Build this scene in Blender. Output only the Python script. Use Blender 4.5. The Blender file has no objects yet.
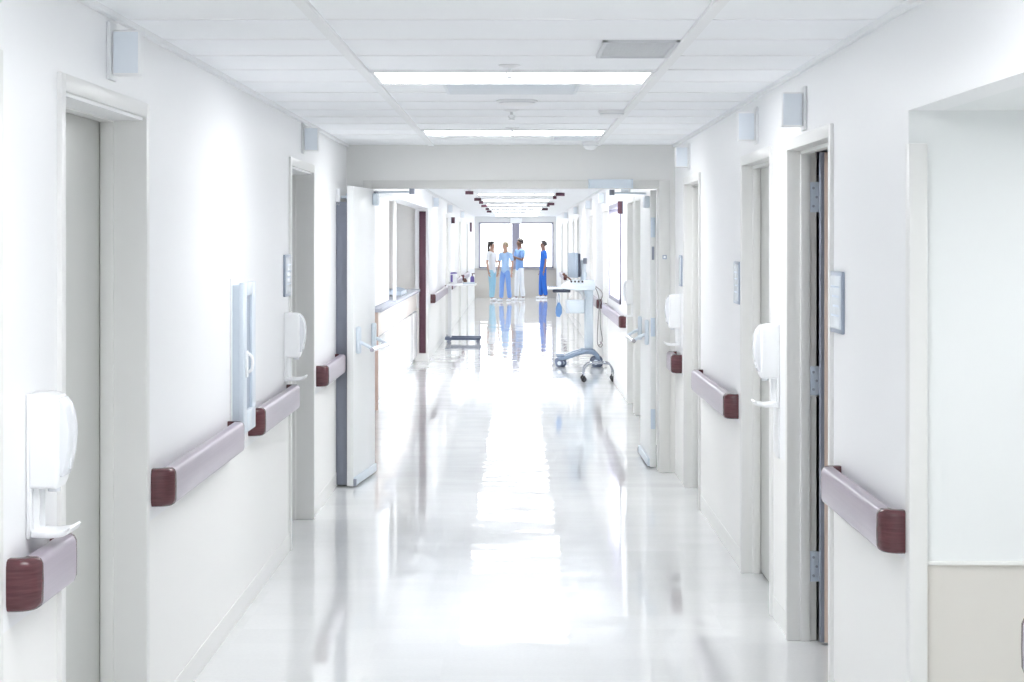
import bpy, bmesh, math, random
from mathutils import Vector, Matrix, Euler

random.seed(7)
S = bpy.context.scene
COL = S.collection
PI = math.pi

# ------------------------------------------------------------------ dimensions (metres)
EYE = 1.73
CEIL = 2.44
XL, XR = -1.27, 1.178
WTR = 0.103                   # right-hand partition
WT = 0.19                     # partition thickness
YB, YE = -3.0, 57.6           # back end behind the camera, far window wall
YC0, YC1 = 14.3, 14.5         # cross wall with the double doors

# ------------------------------------------------------------------ materials
def new_mat(name):
    m = bpy.data.materials.new(name)
    m.use_nodes = True
    nt = m.node_tree
    return m, nt, nt.nodes['Principled BSDF']

def pmat(name, col, rough=0.5, metal=0.0, var=0.02, scale=6.0, bump=0.0, bscale=200.0, coat=0.0, spec=0.5):
    m, nt, b = new_mat(name)
    N, L = nt.nodes, nt.links
    tc = N.new('ShaderNodeTexCoord')
    no = N.new('ShaderNodeTexNoise'); no.inputs['Scale'].default_value = scale; no.inputs['Detail'].default_value = 3
    L.new(tc.outputs['Object'], no.inputs['Vector'])
    mx = N.new('ShaderNodeMix'); mx.data_type = 'RGBA'
    mx.inputs[6].default_value = tuple(max(0, c * (1 - var)) for c in col) + (1,)
    mx.inputs[7].default_value = tuple(min(1, c * (1 + var)) for c in col) + (1,)
    L.new(no.outputs['Fac'], mx.inputs[0])
    L.new(mx.outputs[2], b.inputs['Base Color'])
    b.inputs['Roughness'].default_value = rough
    b.inputs['Metallic'].default_value = metal
    b.inputs['Coat Weight'].default_value = coat
    b.inputs['Specular IOR Level'].default_value = spec
    if bump:
        n2 = N.new('ShaderNodeTexNoise'); n2.inputs['Scale'].default_value = bscale
        L.new(tc.outputs['Object'], n2.inputs['Vector'])
        bp = N.new('ShaderNodeBump'); bp.inputs['Strength'].default_value = bump; bp.inputs['Distance'].default_value = 0.002
        L.new(n2.outputs['Fac'], bp.inputs['Height']); L.new(bp.outputs['Normal'], b.inputs['Normal'])
    return m

def emit_mat(name, col, strength):
    m, nt, b = new_mat(name)
    b.inputs['Base Color'].default_value = (0.9, 0.9, 0.9, 1)
    b.inputs['Emission Color'].default_value = tuple(col) + (1,)
    b.inputs['Emission Strength'].default_value = strength
    return m

def wall_mat(name, upper, lower, zsplit):
    """painted wall above, vinyl wainscot below zsplit (metres above floor)"""
    m, nt, b = new_mat(name)
    N, L = nt.nodes, nt.links
    g = N.new('ShaderNodeNewGeometry')
    sp = N.new('ShaderNodeSeparateXYZ'); L.new(g.outputs['Position'], sp.inputs[0])
    gt = N.new('ShaderNodeMath'); gt.operation = 'GREATER_THAN'; gt.inputs[1].default_value = zsplit
    L.new(sp.outputs['Z'], gt.inputs[0])
    mx = N.new('ShaderNodeMix'); mx.data_type = 'RGBA'
    mx.inputs[6].default_value = tuple(lower) + (1,); mx.inputs[7].default_value = tuple(upper) + (1,)
    L.new(gt.outputs[0], mx.inputs[0]); L.new(mx.outputs[2], b.inputs['Base Color'])
    no = N.new('ShaderNodeTexNoise'); no.inputs['Scale'].default_value = 90
    L.new(g.outputs['Position'], no.inputs['Vector'])
    bp = N.new('ShaderNodeBump'); bp.inputs['Strength'].default_value = 0.04; bp.inputs['Distance'].default_value = 0.002
    L.new(no.outputs['Fac'], bp.inputs['Height']); L.new(bp.outputs['Normal'], b.inputs['Normal'])
    b.inputs['Roughness'].default_value = 0.42
    return m

def floor_mat():
    m, nt, b = new_mat('waxed_vinyl_tile')
    N, L = nt.nodes, nt.links
    g = N.new('ShaderNodeNewGeometry')
    sc = N.new('ShaderNodeVectorMath'); sc.operation = 'SCALE'; sc.inputs['Scale'].default_value = 1 / 0.305
    L.new(g.outputs['Position'], sc.inputs[0])
    fl = N.new('ShaderNodeVectorMath'); fl.operation = 'FLOOR'; L.new(sc.outputs[0], fl.inputs[0])
    wn = N.new('ShaderNodeTexWhiteNoise'); wn.noise_dimensions = '2D'; L.new(fl.outputs[0], wn.inputs['Vector'])
    # tile tone
    mx = N.new('ShaderNodeMix'); mx.data_type = 'RGBA'
    mx.inputs[6].default_value = (0.735, 0.748, 0.752, 1); mx.inputs[7].default_value = (0.76, 0.772, 0.775, 1)
    L.new(wn.outputs['Value'], mx.inputs[0])
    # fleck
    no = N.new('ShaderNodeTexNoise'); no.inputs['Scale'].default_value = 60; no.inputs['Detail'].default_value = 4
    L.new(g.outputs['Position'], no.inputs['Vector'])
    mr = N.new('ShaderNodeMapRange'); mr.inputs[1].default_value = 0.35; mr.inputs[2].default_value = 0.65
    mr.inputs[3].default_value = 0.97; mr.inputs[4].default_value = 1.0
    L.new(no.outputs['Fac'], mr.inputs[0])
    mu = N.new('ShaderNodeVectorMath'); mu.operation = 'SCALE'
    L.new(mx.outputs[2], mu.inputs[0]); L.new(mr.outputs[0], mu.inputs['Scale'])
    L.new(mu.outputs[0], b.inputs['Base Color'])
    # each tile lies very slightly out of level, and the wax is wavy
    sub = N.new('ShaderNodeVectorMath'); sub.operation = 'SUBTRACT'; sub.inputs[1].default_value = (0.5, 0.5, 0.5)
    L.new(wn.outputs['Color'], sub.inputs[0])
    ml = N.new('ShaderNodeVectorMath'); ml.operation = 'MULTIPLY'; ml.inputs[1].default_value = (0.004, 0.006, 0)
    L.new(sub.outputs[0], ml.inputs[0])
    n2 = N.new('ShaderNodeTexNoise'); n2.inputs['Scale'].default_value = 3.2; n2.inputs['Detail'].default_value = 2
    mp = N.new('ShaderNodeMapping'); mp.inputs['Scale'].default_value = (0.55, 1.6, 1); L.new(g.outputs['Position'], mp.inputs['Vector'])
    L.new(mp.outputs[0], n2.inputs['Vector'])
    s2 = N.new('ShaderNodeVectorMath'); s2.operation = 'SUBTRACT'; s2.inputs[1].default_value = (0.5, 0.5, 0.5)
    L.new(n2.outputs['Color'], s2.inputs[0])
    m2 = N.new('ShaderNodeVectorMath'); m2.operation = 'MULTIPLY'; m2.inputs[1].default_value = (0.008, 0.034, 0)
    L.new(s2.outputs[0], m2.inputs[0])
    a1 = N.new('ShaderNodeVectorMath'); a1.operation = 'ADD'; L.new(ml.outputs[0], a1.inputs[0]); L.new(m2.outputs[0], a1.inputs[1])
    a2 = N.new('ShaderNodeVectorMath'); a2.operation = 'ADD'; a2.inputs[1].default_value = (0, 0, 1); L.new(a1.outputs[0], a2.inputs[0])
    nm = N.new('ShaderNodeVectorMath'); nm.operation = 'NORMALIZE'; L.new(a2.outputs[0], nm.inputs[0])
    L.new(nm.outputs[0], b.inputs['Normal'])
    b.inputs['Roughness'].default_value = 0.045
    b.inputs['IOR'].default_value = 1.45
    return m

def wood_mat(name, c1, c2, scale=(2, 2, 22), rough=0.3):
    m, nt, b = new_mat(name)
    N, L = nt.nodes, nt.links
    tc = N.new('ShaderNodeTexCoord')
    mp = N.new('ShaderNodeMapping'); mp.inputs['Scale'].default_value = scale
    L.new(tc.outputs['Object'], mp.inputs['Vector'])
    no = N.new('ShaderNodeTexNoise'); no.inputs['Scale'].default_value = 5; no.inputs['Detail'].default_value = 6
    no.inputs['Roughness'].default_value = 0.6
    L.new(mp.outputs[0], no.inputs['Vector'])
    cr = N.new('ShaderNodeValToRGB')
    cr.color_ramp.elements[0].position = 0.3; cr.color_ramp.elements[0].color = tuple(c1) + (1,)
    cr.color_ramp.elements[1].position = 0.7; cr.color_ramp.elements[1].color = tuple(c2) + (1,)
    L.new(no.outputs['Fac'], cr.inputs[0]); L.new(cr.outputs[0], b.inputs['Base Color'])
    b.inputs['Roughness'].default_value = rough
    return m

def glass_mat(name, tint=(1, 1, 1), gloss=0.06):
    m = bpy.data.materials.new(name); m.use_nodes = True
    nt = m.node_tree; N, L = nt.nodes, nt.links
    N.remove(N['Principled BSDF'])
    t = N.new('ShaderNodeBsdfTransparent'); t.inputs[0].default_value = tuple(tint) + (1,)
    gl = N.new('ShaderNodeBsdfGlossy'); gl.inputs['Roughness'].default_value = 0.02
    mx = N.new('ShaderNodeMixShader'); mx.inputs[0].default_value = gloss
    L.new(t.outputs[0], mx.inputs[1]); L.new(gl.outputs[0], mx.inputs[2])
    L.new(mx.outputs[0], N['Material Output'].inputs[0])
    return m

M = {}
M['wall'] = wall_mat('painted_corridor_wall', (0.885, 0.89, 0.90), (0.88, 0.875, 0.855), 0.757)
M['cross'] = pmat('painted_cross_wall', (0.79, 0.79, 0.775), 0.5, var=0.01)
M['dframe'] = pmat('double_door_frame_paint', (0.69, 0.69, 0.67), 0.4, var=0.01)
M['alcove'] = wall_mat('alcove_wall_with_wainscot', (0.83, 0.85, 0.85), (0.71, 0.685, 0.64), 0.757)
M['endwall'] = wall_mat('end_wall_paint', (0.74, 0.74, 0.72), (0.56, 0.53, 0.48), 0.88)
M['back'] = pmat('station_back_wall', (0.82, 0.805, 0.78), 0.6, var=0.01)
M['base'] = pmat('vinyl_base', (0.83, 0.83, 0.81), 0.4, var=0.01)
M['floor'] = floor_mat()
M['tile'] = pmat('mineral_ceiling_tile', (0.93, 0.945, 0.965), 0.9, var=0.015, scale=4, bump=0.15, bscale=300)
M['tee'] = pmat('ceiling_tee_enamel', (0.90, 0.91, 0.92), 0.5, var=0.01)
M['tee_light'] = pmat('ceiling_main_tee_enamel', (0.86, 0.87, 0.88), 0.5, var=0.01)
M['diffuser'] = emit_mat('lit_prismatic_lens', (0.98, 0.985, 1.0), 6.6)
M['roomlamp'] = emit_mat('lit_room_lamp', (1, 1, 1), 16.0)
M['enamel'] = pmat('white_enamel', (0.82, 0.83, 0.84), 0.35, var=0.01)
M['frame'] = pmat('door_frame_paint', (0.79, 0.79, 0.775), 0.35, var=0.012)
M['leaf'] = pmat('door_leaf_grey_beige', (0.60, 0.605, 0.58), 0.4, var=0.012)
M['leafwhite'] = pmat('double_door_paint', (0.82, 0.83, 0.83), 0.35, var=0.01)
M['leafwood'] = wood_mat('pale_maple_leaf', (0.66, 0.52, 0.44), (0.74, 0.60, 0.52), (18, 18, 1.5), 0.4)
M['hinge'] = pmat('hinge_plate_zinc', (0.62, 0.70, 0.80), 0.35, 0.3, var=0.02)
M['steel'] = pmat('satin_steel', (0.62, 0.68, 0.75), 0.3, 0.85, var=0.03)
M['bluegrey'] = pmat('blue_grey_enamel', (0.66, 0.73, 0.80), 0.3, var=0.02)
M['darkgrey'] = pmat('slate_hardware_and_gap_shade', (0.25, 0.27, 0.33), 0.4, var=0.04)
M['chrome'] = pmat('chrome', (0.75, 0.78, 0.82), 0.12, 1.0, var=0.01)
M['rail'] = wood_mat('rail_vinyl_mauve_sheen', (0.33, 0.285, 0.345), (0.38, 0.33, 0.39), (3, 0.35, 20), 0.28)  # washed-out reflection on the rail fronts is put into this mauve
M['cap'] = wood_mat('mahogany_end_cap', (0.075, 0.022, 0.028), (0.125, 0.042, 0.050), (2, 2, 26), 0.25)
M['capdark'] = pmat('rail_bracket_dark_maroon', (0.10, 0.03, 0.03), 0.5)  # dark maroon for the handrail brackets
M['white'] = pmat('white_plastic', (0.88, 0.89, 0.90), 0.3, var=0.01)
M['clear'] = pmat('frosted_grey_plastic', (0.79, 0.81, 0.845), 0.2, var=0.01)
M['signface'] = pmat('sign_insert', (0.78, 0.84, 0.89), 0.25, var=0.04, scale=20)
M['signframe'] = pmat('sign_slate_frame', (0.34, 0.39, 0.48), 0.35, var=0.02)
M['inkblue'] = pmat('sign_faint_print', (0.52, 0.60, 0.70), 0.5)
M['lampface'] = pmat('signal_lamp_lens', (0.78, 0.83, 0.89), 0.3, var=0.02)
M['grille'] = pmat('grey_grille', (0.66, 0.68, 0.70), 0.5, var=0.02)
M['grille2'] = pmat('pale_grille', (0.82, 0.85, 0.88), 0.5, var=0.02)
M['maroon'] = pmat('maroon_paint', (0.11, 0.04, 0.065), 0.4, var=0.05)
M['tubegrey'] = pmat('grey_steel_tube', (0.30, 0.32, 0.36), 0.3, 0.4, var=0.02)
M['black'] = pmat('black_rubber', (0.03, 0.03, 0.035), 0.5)
M['violet'] = pmat('violet_grey_window_frame', (0.30, 0.29, 0.36), 0.4, var=0.03)
M['glass'] = glass_mat('window_glass')
M['pinkwood'] = wood_mat('pink_beige_laminate', (0.58, 0.42, 0.36), (0.68, 0.52, 0.46), (16, 16, 1.5), 0.35)
M['counterfront'] = pmat('pale_laminate', (0.80, 0.80, 0.80), 0.2, var=0.01)
M['counterwood'] = pmat('cream_laminate', (0.78, 0.71, 0.66), 0.3, var=0.03)
M['countertop'] = pmat('grey_violet_solid_surface', (0.46, 0.48, 0.56), 0.25, var=0.03)
M['cartblue'] = pmat('cart_blue_grey', (0.24, 0.31, 0.42), 0.35, var=0.03)
M['cartwhite'] = pmat('cart_pale_enamel', (0.70, 0.77, 0.83), 0.35, var=0.02)
M['shellblack'] = pmat('dark_navy_plastic', (0.06, 0.07, 0.11), 0.4, var=0.03)
M['basedark'] = pmat('slate_blue_base', (0.13, 0.16, 0.24), 0.35, var=0.03)
M['screenback'] = pmat('monitor_shell', (0.34, 0.41, 0.50), 0.35, var=0.03)
M['cable'] = pmat('grey_brown_cable', (0.30, 0.27, 0.27), 0.5)
M['bluecloth'] = pmat('blue_bag', (0.12, 0.25, 0.50), 0.6, var=0.15, scale=30)
M['purple'] = pmat('violet_label', (0.16, 0.12, 0.38), 0.4)
M['brown'] = pmat('brown_plastic', (0.16, 0.07, 0.05), 0.4)
M['skin'] = pmat('skin_tone', (0.50, 0.30, 0.22), 0.5, var=0.05)
M['skinb'] = pmat('skin_tone_dark', (0.26, 0.14, 0.10), 0.5, var=0.05)
M['hair'] = pmat('dark_hair', (0.035, 0.025, 0.022), 0.5, var=0.2, scale=40)
M['hairfair'] = pmat('fair_hair', (0.52, 0.42, 0.28), 0.5, var=0.15, scale=40)
M['c_white'] = pmat('cloth_white', (0.82, 0.83, 0.84), 0.8, var=0.02)
M['c_teal'] = pmat('cloth_pale_teal', (0.36, 0.62, 0.74), 0.8, var=0.04)
M['c_pale'] = pmat('cloth_pale_blue', (0.42, 0.60, 0.86), 0.8, var=0.04)
M['c_mid'] = pmat('cloth_periwinkle', (0.22, 0.38, 0.76), 0.8, var=0.04)
M['c_sky'] = pmat('cloth_sky_blue', (0.23, 0.40, 0.72), 0.8, var=0.04)
M['c_royal'] = pmat('cloth_royal_blue', (0.02, 0.13, 0.52), 0.8, var=0.05)

# ------------------------------------------------------------------ mesh helpers
class MB:
    """collects shapes for ONE mesh object"""
    def __init__(s): s.bm = bmesh.new()
    def _add(s, bm2, mat=None):
        me = bpy.data.meshes.new('t'); 
        if mat is not None: bmesh.ops.transform(bm2, matrix=mat, verts=bm2.verts)
        bm2.to_mesh(me); bm2.free(); s.bm.from_mesh(me); bpy.data.meshes.remove(me)
        return s
    def box(s, x0, x1, y0, y1, z0, z1, bev=0.0, seg=2, mat=None):
        b = bmesh.new()
        bmesh.ops.create_cube(b, size=1)
        sx, sy, sz = abs(x1 - x0), abs(y1 - y0), abs(z1 - z0)
        bmesh.ops.scale(b, vec=(sx, sy, sz), verts=b.verts)
        bmesh.ops.translate(b, vec=((x0 + x1) / 2, (y0 + y1) / 2, (z0 + z1) / 2), verts=b.verts)
        if bev > 0:
            bev = min(bev, 0.45 * min(sx, sy, sz))
            bmesh.ops.bevel(b, geom=b.edges[:], offset=bev, segments=seg, affect='EDGES', profile=0.5)
        return s._add(b, mat)
    def cyl(s, p0, p1, r, n=20, r2=None, caps=True):
        b = bmesh.new()
        p0, p1 = Vector(p0), Vector(p1); d = p1 - p0
        bmesh.ops.create_cone(b, cap_ends=caps, segments=n, radius1=r, radius2=r if r2 is None else r2, depth=d.length)
        q = Vector((0, 0, 1)).rotation_difference(d.normalized()).to_matrix().to_4x4()
        return s._add(b, Matrix.Translation((p0 + p1) / 2) @ q)
    def tube(s, pts, r, n=10):
        """a swept round tube through points (Catmull-Rom smoothed)"""
        P = [Vector(p) for p in pts]
        Q = []
        for i in range(len(P) - 1):
            a = P[max(i - 1, 0)]; b_ = P[i]; c = P[i + 1]; d = P[min(i + 2, len(P) - 1)]
            for k in range(6):
                t = k / 6
                Q.append(0.5 * ((2 * b_) + (c - a) * t + (2 * a - 5 * b_ + 4 * c - d) * t * t + (3 * b_ - a - 3 * c + d) * t ** 3))
        Q.append(P[-1])
        b = bmesh.new(); rings = []
        up = Vector((0.31, 0.77, 0.55)).normalized()
        for i, q in enumerate(Q):
            tn = (Q[min(i + 1, len(Q) - 1)] - Q[max(i - 1, 0)]).normalized()
            u = tn.cross(up).normalized(); v = tn.cross(u).normalized()
            rings.append([b.verts.new(q + r * (math.cos(2 * PI * k / n) * u + math.sin(2 * PI * k / n) * v)) for k in range(n)])
        for i in range(len(rings) - 1):
            for k in range(n):
                b.faces.new((rings[i][k], rings[i][(k + 1) % n], rings[i + 1][(k + 1) % n], rings[i + 1][k]))
        b.faces.new(rings[0]); b.faces.new(rings[-1][::-1])
        return s._add(b)
    def prism(s, prof, y0, y1, bev=0.0, seg=2, mat=None):
        """profile of (x,z) points extruded along y"""
        b = bmesh.new()
        A = [b.verts.new((x, y0, z)) for x, z in prof]; B = [b.verts.new((x, y1, z)) for x, z in prof]
        n = len(prof)
        for i in range(n): b.faces.new((A[i], A[(i + 1) % n], B[(i + 1) % n], B[i]))
        fa = b.faces.new(A[::-1]); fb = b.faces.new(B)
        bmesh.ops.recalc_face_normals(b, faces=b.faces)
        if bev > 0:
            ed = [e for e in b.edges if any(f in (fa, fb) for f in e.link_faces)]
            bmesh.ops.bevel(b, geom=ed, offset=bev, segments=seg, affect='EDGES', profile=0.5)
        return s._add(b, mat)
    def ball(s, c, r, sc=(1, 1, 1), n=16, mat=None):
        b = bmesh.new()
        bmesh.ops.create_uvsphere(b, u_segments=n, v_segments=max(8, n // 2 + 2), radius=r)
        bmesh.ops.scale(b, vec=sc, verts=b.verts); bmesh.ops.translate(b, vec=c, verts=b.verts)
        return s._add(b, mat)
    def lathe(s, prof, c=(0, 0, 0), n=24):
        b = bmesh.new(); rings = []
        for r, z in prof:
            rings.append([b.verts.new((c[0] + r * math.cos(2 * PI * k / n), c[1] + r * math.sin(2 * PI * k / n), c[2] + z)) for k in range(n)])
        for i in range(len(rings) - 1):
            for k in range(n): b.faces.new((rings[i][k], rings[i][(k + 1) % n], rings[i + 1][(k + 1) % n], rings[i + 1][k]))
        b.faces.new(rings[0][::-1]); b.faces.new(rings[-1])
        bmesh.ops.recalc_face_normals(b, faces=b.faces)
        return s._add(b)
    def build(s, name, mat, parent=None, smooth=True):
        me = bpy.data.meshes.new(name); s.bm.to_mesh(me); s.bm.free()
        o = bpy.data.objects.new(name, me); COL.objects.link(o)
        me.materials.append(mat)
        if smooth:
            for p in me.polygons: p.use_smooth = True
            me.set_sharp_from_angle(angle=math.radians(35))
        if parent is not None: o.parent = parent
        return o

def tag(o, label=None, cat=None, group=None, kind=None):
    if label: o['label'] = label
    if cat: o['category'] = cat
    if group: o['group'] = group
    if kind: o['kind'] = kind
    return o

def empty(name, loc=(0, 0, 0), rz=0.0):
    o = bpy.data.objects.new(name, None); COL.objects.link(o)
    o.location = loc; o.rotation_euler = (0, 0, rz); o.empty_display_size = 0.1
    return o

def dup(root, loc, rz=None):
    r = root.copy(); COL.objects.link(r); r.location = loc
    if rz is not None: r.rotation_euler = (0, 0, rz)
    for k in ('label', 'group'):
        if k in r.keys(): del r[k]
    for ch in list(root.children):
        c = ch.copy(); COL.objects.link(c); c.parent = r
        for g in ch.children:
            d = g.copy(); COL.objects.link(d); d.parent = c
    return r

# ================================================================== THE SETTING
XO = 3.3      # outer walls of the rooms on either side
f = MB().box(-XO, XO, YB, YE + 0.2, -0.1, 0.0).build('floor', M['floor'], smooth=False)
tag(f, 'glossy white waxed tile floor of the corridor', 'floor', kind='structure')

c = MB().box(-XO, XO, YB, YE + 0.2, CEIL, CEIL + 0.1).build('ceiling', M['tile'], smooth=False)
tag(c, 'white suspended tile ceiling over the corridor', 'ceiling', kind='structure')
BX0, BX1 = -0.640, 0.602      # main tees either side of the wide middle bay
ROW0, ROW = 6.17, 0.61
g = MB()
rows = []
k = -15
while True:
    y = ROW0 + k * ROW; k += 1
    if y < YB + 0.1: continue
    if y > YE - 0.1: break
    rows.append(y)
    if YC0 - 0.05 < y < YC1 + 0.05: continue
    g.box(XL, XR, y - 0.006, y + 0.006, CEIL - 0.003, CEIL + 0.005)
g.build('cross_tee_grid', M['tee'], c, smooth=False)
g = MB()
for y0, y1 in ((YB, YC0), (YC1, YE)):
    for x in (BX0, BX1): g.box(x - 0.022, x + 0.022, y0, y1, CEIL - 0.011, CEIL + 0.005, 0.003, 1)
    g.box(XL, XL + 0.022, y0, y1, CEIL - 0.02, CEIL + 0.005, 0.002, 1)
    g.box(XR - 0.022, XR, y0, y1, CEIL - 0.02, CEIL + 0.005, 0.002, 1)
g.build('main_tee_grid', M['tee_light'], c, smooth=False)

# doorways: (outer near edge, outer far edge)
DOORS_L = [(3.47, 4.75), (5.36, 6.64), (10.80, 12.07), (34.4, 35.6), (42.3, 43.5), (48.6, 49.8)]
DOORS_L = [(a * 0.989, b * 0.989) for a, b in DOORS_L]
DOORS_R = [(7.23, 8.44), (8.93, 10.14), (12.45, 13.62), (18.05, 19.25), (19.42, 20.6), (25.2, 26.4), (30.0, 31.2),
           (36.8, 38.0), (39.6, 40.6), (44.0, 45.2), (50.0, 51.2)]
DOORS_R = [(a * 0.988, b * 0.988) for a, b in DOORS_R]
FT = 2.17                     # top of the door frames
def wall(name, side, y0, y1, openings, mat, label):
    """corridor wall with openings (oy0, oy1, z0, z1)"""
    m = MB()
    xf = XL if side < 0 else XR
    a, b = (xf - WT, xf) if side < 0 else (xf, xf + WTR)
    y = y0
    for (o0, o1, z0, z1) in sorted(openings):
        if o0 > y: m.box(a, b, y, o0, 0, CEIL)
        if z1 < CEIL: m.box(a, b, o0, o1, z1, CEIL)
        if z0 > 0: m.box(a, b, o0, o1, 0, z0)
        y = o1
    if y1 > y: m.box(a, b, y, y1, 0, CEIL)
    o = m.build(name, mat, smooth=False)
    return tag(o, label, 'wall', kind='structure')
def holes(ds): return [(a + 0.03, b - 0.03, 0, FT - 0.035) for a, b in ds]
ST0, ST1 = 16.3, 27.5         # nurse station recess on the left
AL0, AL1 = 4.28, 5.78          # alcove on the right
WN0, WN1, WNZ0, WNZ1 = 21.7, 24.2, 1.0, 2.16
wall('wall_left', -1, YB, YE, holes(DOORS_L) + [(ST0, ST1, 0, 2.18)], M['wall'], 'white left corridor wall with doorways and handrails')
wall('wall_right', 1, YB, YE, holes(DOORS_R) + [(AL0, AL1, 0, 2.12), (WN0, WN1, WNZ0, WNZ1)], M['wall'], 'white right corridor wall with doorways and handrails')
o = MB().box(-XO - 0.1, -XO, YB, YE + 0.2, 0, CEIL).build('wall_outer_left', M['back'], smooth=False); tag(o, 'beige wall at the back of the left rooms', 'wall', kind='structure')
o = MB().box(XO, XO + 0.1, YB, YE + 0.2, 0, CEIL).build('wall_outer_right', M['back'], smooth=False); tag(o, 'beige wall at the back of the right rooms', 'wall', kind='structure')
o = MB().box(-XO, XO, YB - 0.1, YB, 0, CEIL).build('wall_back', M['wall'], smooth=False); tag(o, 'white wall closing the corridor behind the viewer', 'wall', kind='structure')

# end wall with two big windows
EW = [(-1.145, -0.105), (0.04, 1.095)]
EZ0, EZ1 = 0.885, 2.26
m = MB()
m.box(-XO, EW[0][0], YE, YE + 0.2, 0, CEIL); m.box(EW[0][1], EW[1][0], YE, YE + 0.2, EZ0, EZ1); m.box(EW[1][1], XO, YE, YE + 0.2, 0, CEIL)
m.box(EW[0][0], EW[1][1], YE, YE + 0.2, 0, EZ0); m.box(EW[0][0], EW[1][1], YE, YE + 0.2, EZ1, CEIL)
o = m.build('wall_far', M['endwall'], smooth=False); tag(o, 'end wall of the corridor, beige below two bright windows', 'wall', kind='structure')
for i, (a, b) in enumerate(EW):
    w = empty('window_%d' % (i + 1), ((a + b) / 2, YE, EZ0))
    tag(w, ('bright end window left of the dark mullion', 'bright end window right of the dark mullion')[i], 'window', kind='structure')
    hw = (b - a) / 2; h = EZ1 - EZ0; t = 0.045
    m = MB(); m.box(-hw, -hw + t, -0.015, 0.1, 0, h, .004); m.box(hw - t, hw, -0.015, 0.1, 0, h, .004); m.box(-hw, hw, -0.015, 0.1, 0, t, .004); m.box(-hw, hw, -0.015, 0.1, h - t, h, .004)
    m.build('window_frame', M['violet'], w)
    MB().box(-hw + t, hw - t, 0.04, 0.046, t, h - t).build('pane', M['glass'], w)
o = MB().box(EW[0][1] - 0.01, EW[1][0] + 0.01, YE - 0.03, YE, EZ0 - 0.02, EZ1 + 0.02, .005).build('trim_1', M['violet']); tag(o, 'dark violet mullion post between the end windows', 'trim', kind='structure')
o = MB().box(EW[0][0] - 0.05, EW[1][1] + 0.05, YE - 0.05, YE, EZ0 - 0.035, EZ0 - 0.021, .005).build('trim_2', M['violet']); tag(o, 'narrow violet sill under the end windows', 'trim', kind='structure')

# cross wall with the double door frame
DX0, DX1, DZ = -1.085, 1.055, 2.115
m = MB()
m.box(XL, DX0 - 0.04, YC0, YC1, 0, CEIL); m.box(DX1 + 0.04, XR, YC0, YC1, 0, CEIL); m.box(DX0 - 0.04, DX1 + 0.04, YC0, YC1, DZ + 0.03, CEIL)
o = m.build('wall_cross', M['cross'], smooth=False); tag(o, 'grey-white cross wall above the open double doors', 'wall', kind='structure')
m = MB()
m.box(DX0 - 0.06, DX0, YC0 - 0.014, YC1 + 0.014, 0, DZ + 0.06, .004); m.box(DX1, DX1 + 0.085, YC0 - 0.014, YC1 + 0.014, 0, DZ + 0.06, .004)
m.box(DX0, DX1, YC0 - 0.014, YC1 + 0.014, DZ, DZ + 0.06, .004)
o = m.build('trim_3', M['dframe']); tag(o, 'grey steel frame around the double door opening', 'door frame', kind='structure')

# baseboards
def baseboard(name, side, y0, y1, gaps, label):
    m = MB(); xf = XL if side < 0 else XR
    a, b = (xf, xf + 0.004) if side < 0 else (xf - 0.004, xf)
    y = y0
    for g0, g1 in sorted(gaps) + [(y1, y1)]:
        if g0 - y > 0.02: m.box(a, b, y, g0, 0, 0.1, .003, 1)
        y = g1
    tag(m.build(name, M['base']), label, 'baseboard', kind='structure')
baseboard('baseboard_left', -1, YB, YE, DOORS_L + [(ST0, ST1), (YC0 - .02, YC1 + .02)], 'white vinyl base along the left wall')
baseboard('baseboard_right', 1, YB, YE, DOORS_R + [(AL0, AL1), (YC0 - .02, YC1 + .02)], 'white vinyl base along the right wall')

# alcove on the right, in front of the camera
m = MB()
m.box(XR + WTR, 2.5, AL1, AL1 + 0.1, 0, 2.12); m.box(2.5, 2.6, AL0 - 0.6, AL1 + 0.1, 0, 2.12); m.box(XR + WTR, 2.5, AL0 - 0.7, AL0 - 0.6, 0, 2.12)
m.box(XR + WTR, 2.6, AL0 - 0.7, AL1 + 0.1, 2.12, 2.2)
m.box(XR + 0.001, XR + WTR, AL1 - 0.004, AL1 - 0.0005, 0, 2.12)
tag(m.build('wall_alcove', M['alcove'], smooth=False), 'white alcove wall with beige wainscot on the right', 'wall', kind='structure')
tag(MB().box(XR - 0.003, XR + 0.052, AL1 - 0.03, AL1 + 0.03, 0, 2.02, .004).build('trim_4', M['frame']), 'grey corner guard on the alcove corner', 'trim', kind='structure')
tag(MB().box(XR + 0.052, 2.5, AL1 - 0.012, AL1, 0.752, 0.764, .003).build('trim_5', M['base']), 'thin cap strip along the beige alcove wainscot', 'trim', kind='structure')

r = empty('alcove_fill_light', (1.95, 4.9, 2.12)); tag(r, 'added fill light panel inside the alcove, out of the frame', 'ceiling light')  # unseen panel, added to brighten the alcove wall
MB().box(-0.14, 0.14, -0.28, 0.28, -0.010, -0.002).build('diffuser', M['diffuser'], r, smooth=False)
m = MB()
for q in (-0.16, 0.14): m.box(q, q + 0.02, -0.30, 0.30, -0.012, -0.001, .002)
for q in (-0.30, 0.28): m.box(-0.14, 0.14, q, q + 0.02, -0.012, -0.001, .002)
m.build('frame', M['enamel'], r)
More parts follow.
